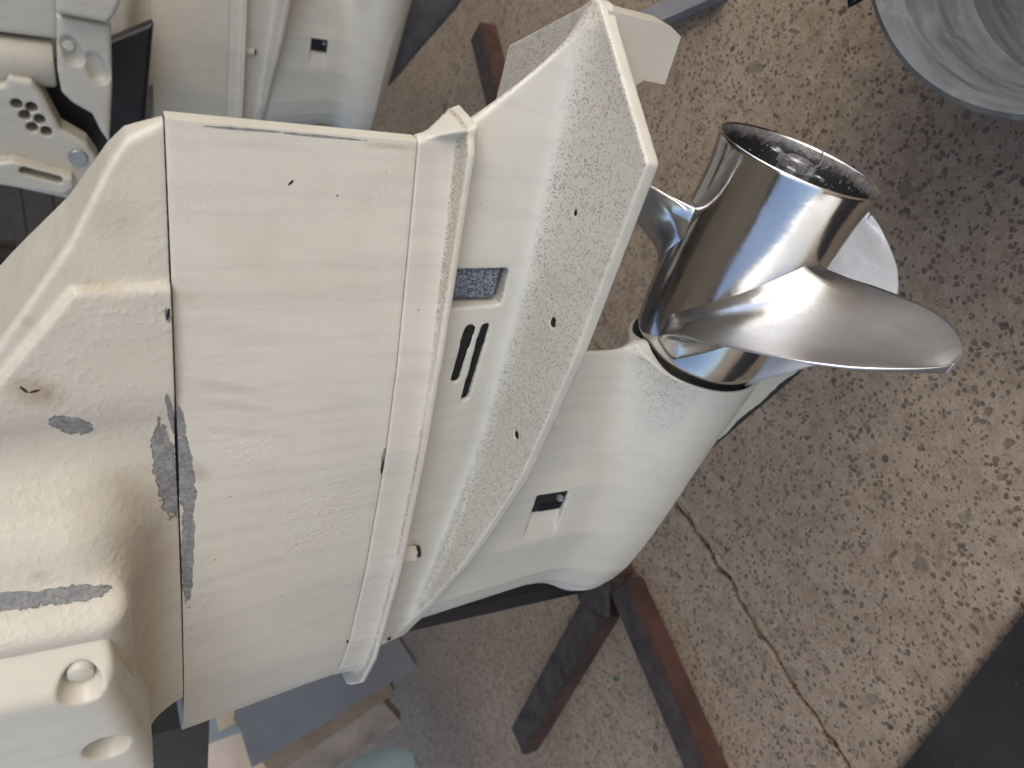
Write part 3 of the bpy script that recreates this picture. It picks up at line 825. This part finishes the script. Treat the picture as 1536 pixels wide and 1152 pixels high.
# ---- stand
st = empty('motor_stand', (-.2, -.84, FLOOR))
tag(st, 'dark steel motor stand with red oxide sides, three feet spreading on the concrete', 'stand')
TOP = FLOOR + .038
def bar(name, p0, p1, w_, mat, parent, redside=True):
    p0 = Vector(p0); p1 = Vector(p1); d = (p1 - p0); L = d.length; d.normalize()
    s = d.cross(Vector((0, 0, 1))).normalized(); upv = s.cross(d)
    rot = Matrix((s, d, upv)).transposed(); c_ = (p0 + p1) / 2
    bm = bmesh.new(); box(bm, c_ - upv * .018, (w_, L, .036), rot)
    bmesh.ops.bevel(bm, geom=bm.edges[:], offset=.003, segments=2, affect='EDGES')
    me = bpy.data.meshes.new(name); bmesh.ops.recalc_face_normals(bm, faces=bm.faces); bm.to_mesh(me); bm.free()
    o = link(name, me, mat, parent, False)
    me.materials.append(m_red)
    for p_ in me.polygons:
        if abs(p_.normal.dot(s)) > .7: p_.material_index = 1
    return o
bar('foot', on(925, 880, 2, TOP), on(1062, 1200, 2, TOP), .052, m_steel, st)
bar('foot', on(893, 905, 2, TOP), on(775, 1112, 2, TOP), .060, m_steel, st)
bar('foot', on(912, 870, 2, TOP), on(712, 45, 2, TOP), .050, m_steel, st)
pb = on(878, 868, 2, TOP)
bm = bmesh.new()
ptop = at(250, 1000, .86)
d = (ptop - pb).normalized(); s_ = d.cross(Vector((0, 1, 0))).normalized(); u_ = s_.cross(d)
box(bm, (ptop + pb) / 2, (.03, .03, (ptop - pb).length), Matrix((s_, u_, d)).transposed())
from_bm('post', bm, m_black, st, False, .003, 2)
bm = bmesh.new(); a0 = at(245, 1085, .74); box(bm, a0 + Vector((0, -.10, 0)), (.07, .30, .075)); from_bm('crossbeam', bm, m_black, st, False, .004, 2)
q = on(893, 880, 2, TOP)
bm = bmesh.new(); box(bm, q + Vector((-.0, 0, .004)), (.08, .07, .008), Matrix.Rotation(.6, 3, 'Z')); from_bm('gusset_plate', bm, m_steel, st, False, .002, 1)

# ---- galvanised tub
m_galv, nt_, p = newmat('galvanised_zinc'); b = NB(nt_)
v = b.noise(1., 5, .65, co=b.vmath('MULTIPLY', b.co, (14, 14, 60)), dist=.6)
sp = b.voro(26, 'F1', out='Color'); 
c = b.mix(b.map(v, .3, .7), (.045, .05, .053), (.145, .155, .157))
c = b.mix(b.map(b.sep(sp)[0], 0, 1, 0., .22), c, (.09, .105, .125))
c = b.mix(b.map(b.noise(45, 5, .75), .55, .75, 0, .5), c, (.20, .205, .20))
nt_.links.new(c, p.inputs['Base Color']); p.inputs['Metallic'].default_value = .12; nt_.links.new(b.map(v, .3, .7, .55, .8), p.inputs['Roughness'])
nt_.links.new(b.bump(v, .4, .002), p.inputs['Normal'])
RZ = -.10
tc = Vector((.012, .225, 0))
tub = empty('galvanised_tub', (tc.x, tc.y, FLOOR)); tag(tub, 'round galvanised metal tub standing open on the concrete at the right corner', 'tub')
bm = bmesh.new()
T_ = .168
lathe(bm, [(0, .012), (T_ - .045, .012), (T_ - .042, .016), (T_ - .022, .09), (T_ - .024, .095), (T_ - .0195, .100), (T_ - .015, .120), (T_ - .005, RZ - FLOOR - .004), (T_ - .001, RZ - FLOOR), (T_ + .0025, RZ - FLOOR - .001), (T_ + .003, RZ - FLOOR - .006), (T_ - .002, RZ - FLOOR - .008), (T_ - .012, .120), (T_ - .036, .02), (T_ - .040, 0), (0, .004)], (tc.x, tc.y, FLOOR), (0, 0, 1), 128)
from_bm('tub_body', bm, m_galv, tub, True)
bm = bmesh.new()
hq = at(1266, 2, .62)
tube(bm, [hq + Vector((0, .03, .01)), hq + Vector((0, .01, 0)), hq + Vector((.002, -.0, -.006)), hq + Vector((.002, .01, -.02)), hq + Vector((.0, .03, -.02))], .0035)
from_bm('tub_handle', bm, m_black, tub, True)

# ---- flat aluminium bar on the floor
m_alu = simple('dull_aluminium', (.42, .43, .45), .4, .6, .15, 20)
bm = bmesh.new()
p0 = on(930, 45, 2, FLOOR + .02); p1 = on(1075, -22, 2, FLOOR + .02); d = (p1 - p0).normalized(); s_ = d.cross(Vector((0, 0, 1)))
box(bm, (p0 + p1) / 2 - Vector((0, 0, .01)), (.025, (p1 - p0).length, .02), Matrix((s_, d, s_.cross(d))).transposed())
tag(from_bm('metal_bar', bm, m_alu, None, False, .002, 2), 'light grey flat metal bar lying on the concrete beyond the trim tab', 'bar')

# ---- black slab near right bottom corner
bm = bmesh.new()
a0 = on(1350, 1158, 2, FLOOR + .012); a1 = on(1545, 908, 2, FLOOR + .012); d = (a1 - a0).normalized(); s_ = d.cross(Vector((0, 0, 1)))
if s_.x < 0: s_ = -s_
hexa(bm, [a0 - d * .3 - Vector((0, 0, .012)), a1 + d * .3 - Vector((0, 0, .012)), a1 + d * .3 + s_ * .5 - Vector((0, 0, .012)), a0 - d * .3 + s_ * .5 - Vector((0, 0, .012)), a0 - d * .3, a1 + d * .3, a1 + d * .3 + s_ * .5, a0 - d * .3 + s_ * .5])
m_rub, nt_, p = newmat('dusty_black_rubber'); b = NB(nt_)
c = b.mix(b.map(b.noise(9, 5, .6), .35, .75), (.006, .006, .006), (.022, .020, .018))
c = b.mix(specks(b, 160, .25, .15), c, (.22, .21, .20))
nt_.links.new(c, p.inputs['Base Color']); p.inputs['Roughness'].default_value = .9; nt_.links.new(b.bump(b.noise(90, 4), .5, .002), p.inputs['Normal'])
tag(from_bm('rubber_mat', bm, m_rub, None, False, .002, 2), 'flat dusty black rubber mat on the concrete in the lower right corner', 'mat')

# ---- sheets and cardboard leaning behind the leg (lower left)
def sheet(name, corners, th, mat, label, cat, parent=None):
    n_ = (corners[1] - corners[0]).cross(corners[2] - corners[0]).normalized()
    if n_.dot(Vector(CAM) - corners[0]) > 0: n_ = -n_
    bm = bmesh.new(); prism(bm, corners, n_ * th)
    o = from_bm(name, bm, mat, parent, False, min(.004, th * .3), 1)
    if label: tag(o, label, cat)
    return o
m_greyb = simple('blue_grey_board', (.125, .125, .128), .45, 0, .12, 8)
m_card = simple('cardboard', (.20, .15, .10), .85, 0, .15, 25)
m_card2 = simple('worn_taped_cardboard', (.23, .19, .15), .7, 0, .35, 9)
m_lg = simple('pale_grey_board', (.25, .26, .265), .6, 0, .1, 10)
m_cream2 = simple('tan_paper', (.42, .34, .23), .8, 0, .1, 20)
m_tape = simple('clear_parcel_tape', (.36, .33, .29), .2, 0, .2, 12)
sheet('grey_sheet', [at(562, 905, 1.62), at(625, 1000, 1.72), at(378, 1152, 1.72), at(340, 1030, 1.62)], .03, m_greyb, 'large blue grey flat sheet leaning behind the motor leg', 'sheet')
sheet('cardboard_sheet', [at(540, 950, 1.78), at(592, 1040, 1.86), at(408, 1165, 1.86), at(350, 1080, 1.78)], .05, m_card, 'flattened brown cardboard just behind the blue grey sheet', 'cardboard')
c2_ = sheet('cardboard_sheet', [at(545, 1020, 1.97), at(602, 1083, 2.04), at(440, 1195, 2.04), at(380, 1130, 1.97)], .04, m_card2, 'taped cardboard sheet furthest back in the leaning stack', 'cardboard')
sheet('pale_sheet', [at(300, 1040, 1.85), at(352, 1068, 1.87), at(362, 1098, 1.9), at(280, 1128, 1.9), at(268, 1040, 1.85)], .02, m_lg, 'pale grey sheet beside the black crossbeam', 'sheet')
sheet('paper_sheet', [at(318, 1040, 1.80), at(352, 1042, 1.80), at(364, 1078, 1.82), at(328, 1098, 1.82)], .004, m_cream2, 'small tan paper sheet lying against the pale grey sheet', 'paper')
# ---- pale blue drum
bm = bmesh.new()
dc = on(555, 1190, 2, FLOOR + .30)
m_blue = simple('pale_blue_plastic', (.30, .40, .42), .4, 0, .08, 10)
dc = at(563, 1150, 1.45)
ax_ = Vector((0, 0, 1))
lathe(bm, [(0, .0), (.055, 0), (.075, -.008), (.085, -.03), (.085, -.25), (.07, -.27), (0, -.27)], dc, (RW @ np.array([-.2, -.95, -.1])), 64)
tag(from_bm('plastic_bottle', bm, m_blue, None, True), 'pale blue plastic container at the bottom edge beside the cardboard', 'container')
# green leaf scrap on the concrete
m_leaf = simple('green_leaf', (.03, .09, .03), .5)
for px, py, a, L in ((925, 1018, .9, .018), (939, 1030, -.4, .008)):
    c_ = on(px, py, 2, FLOOR + .002)
    v_ = []; n_ = 6
    for k in range(n_ + 1):
        t_ = k / n_; w_ = math.sin(math.pi * t_) * L * .22
        for sg in (-1, 0, 1):
            x_, y_ = (t_ - .5) * L, sg * w_
            v_.append(c_ + Vector((x_ * math.cos(a) - y_ * math.sin(a), x_ * math.sin(a) + y_ * math.cos(a), .0015 * abs(sg) + .001 * math.sin(3 * t_))))
    F_ = [(3 * k + j, 3 * k + j + 1, 3 * k + j + 4, 3 * k + j + 3) for k in range(n_) for j in (0, 1)]
    o = from_py('leaf', v_, F_, m_leaf)
    tag(o, 'small green leaf scrap on the concrete between the stand feet' if L > .01 else 'tiny green leaf crumb just beside the larger leaf scrap', 'leaf')

# ================================================================== clamp bracket of the second motor
def poly_sdf(Y, Z, pts):
    d = None; sgn = np.ones(np.broadcast(Y, Z).shape, np.float32)
    n_ = len(pts)
    for i in range(n_):
        a = pts[i]; c_ = pts[i - 1]
        e = (c_[0] - a[0], c_[1] - a[1]); wy = Y - a[0]; wz = Z - a[1]
        t_ = np.clip((wy * e[0] + wz * e[1]) / (e[0] ** 2 + e[1] ** 2), 0, 1)
        q_ = (wy - e[0] * t_) ** 2 + (wz - e[1] * t_) ** 2
        d = q_ if d is None else np.minimum(d, q_)
        c1 = Z >= a[1]; c2 = Z < c_[1]; c3 = e[0] * wz > e[1] * wy
        fl = (c1 & c2 & c3) | (~c1 & ~c2 & ~c3)
        sgn = np.where(fl, -sgn, sgn)
    return sgn * np.sqrt(d)
def yz(pts, X): return [(on(x, y, 0, X).y, on(x, y, 0, X).z) for x, y in pts]
def flatpart(name, outline, X, th, r, mat, parent, holes=(), dishes=(), h=.0022):
    P_ = yz(outline, X); ys = [q[0] for q in P_]; zs_ = [q[1] for q in P_]
    G = Grid((X - th / 2 - .012, min(ys) - .01, min(zs_) - .01), (X + th / 2 + .012, max(ys) + .01, max(zs_) + .01), h)
    D = smax(poly_sdf(G.Y, G.Z, P_) , np.abs(G.X - X) - th / 2, r)
    for (x0, y0, x1, y1, rp) in holes:
        a = on(x0, y0, 0, X); c_ = on(x1, y1, 0, X)
        rr_ = rp
        ey, ez = c_.y - a.y, c_.z - a.z; L2 = max(ey * ey + ez * ez, 1e-9)
        t_ = np.clip(((G.Y - a.y) * ey + (G.Z - a.z) * ez) / L2, 0, 1)
        D = smax(D, -(np.sqrt((G.Y - a.y - ey * t_) ** 2 + (G.Z - a.z - ez * t_) ** 2) - rr_), .002)
    for (x0, y0, x1, y1, rp) in dishes:
        a = on(x0, y0, 0, X + th / 2); c_ = on(x1, y1, 0, X + th / 2)
        D = smax(D, -capsule(G, (X + th / 2 + .004, a.y, a.z), (X + th / 2 + .002, c_.y, c_.z), rp), .003)
    return nets(name, G, D, mat, parent)
XB = -.88
flatpart('clamp_bracket', [(-20, 122), (8, 118), (14, 106), (48, 113), (68, 140), (92, 185), (130, 207), (147, 232), (142, 262), (118, 292), (-20, 262)], XB, .05, .008, m_clean, second,
         holes=[(x, y, x, y, .0072) for x, y in ((26, 146), (48, 151), (38, 163), (60, 169), (49, 181), (70, 187))])
flatpart('bracket_foot', [(-20, 240), (20, 236), (108, 262), (112, 276), (96, 287), (-20, 268)], XB + .035, .03, .006, m_clean, second, holes=[(36, 250, 88, 264, .0055)])
q = on(117, 236, 0, XB + .025)
bm = bmesh.new(); lathe(bm, [(0, .006), (.011, .006), (.0125, .004), (.0135, 0), (.0135, -.01)], q, (1, 0, 0), 32); from_bm('pivot_bolt', bm, m_alu, second, True)
flatpart('mount_cover', [(84, 17), (166, 32), (168, 120), (164, 210), (150, 190), (138, 165), (108, 148), (92, 132), (86, 100)], XB + .05, .035, .007, m_clean, second, dishes=[(104, 68, 112, 85, .013), (140, 92, 150, 112, .013)])
q = on(103, 68, 0, XB + .062)
bm = bmesh.new(); lathe(bm, [(0, .004), (.006, .003), (.008, 0), (.008, -.01)], q, (1, 0, 0), 24); from_bm('bolt', bm, m_clean, second, True)
flatpart('upper_cover', [(82, -30), (190, -30), (172, 14), (160, 27), (84, 11)], XB + .06, .05, .008, m_clean, second)
flatpart('steering_arm_cover', [(-25, -30), (90, -30), (90, 50), (84, 52), (-25, 38)], XB - .03, .05, .01, m_clean, second)
flatpart('recess_shade_sheet', [(60, 100), (230, 30), (215, 200), (150, 235), (90, 200)], XB - .07, .03, .008, m_black, second)  # black sheet painted as the shade in the void under the bracket
bm = bmesh.new(); a = on(-30, 84, 0, XB - .02); c_ = on(82, 96, 0, XB - .02)
lathe(bm, [(0, 0), (.030, 0), (.032, .002), (.032, (c_ - a).length - .004), (.029, (c_ - a).length), (0, (c_ - a).length)], a, (c_ - a), 48); from_bm('tilt_cylinder', bm, m_clean, second, True)
# stud bolts showing under its flange
for px, py in ((362, 17), (360, 128)):
    q = at(px, py, 1.36)
    bm = bmesh.new(); lathe(bm, [(0, .006), (.006, .006), (.006, -.004), (.004, -.012), (0, -.012)], q, (0, 0, 1), 6); from_bm('flange_bolt', bm, m_nut, second)
# dark beam and brick post end at the left edge
bm = bmesh.new(); a0 = on(-10, 402, 0, -1.4); box(bm, a0 + Vector((0, -.05, 0)), (.08, .20, .09)); bmm = from_bm('steel_beam', bm, m_steel, None, False, .004, 2)
tag(bmm, 'dark steel beam end at the left edge below the clamp bracket', 'beam')
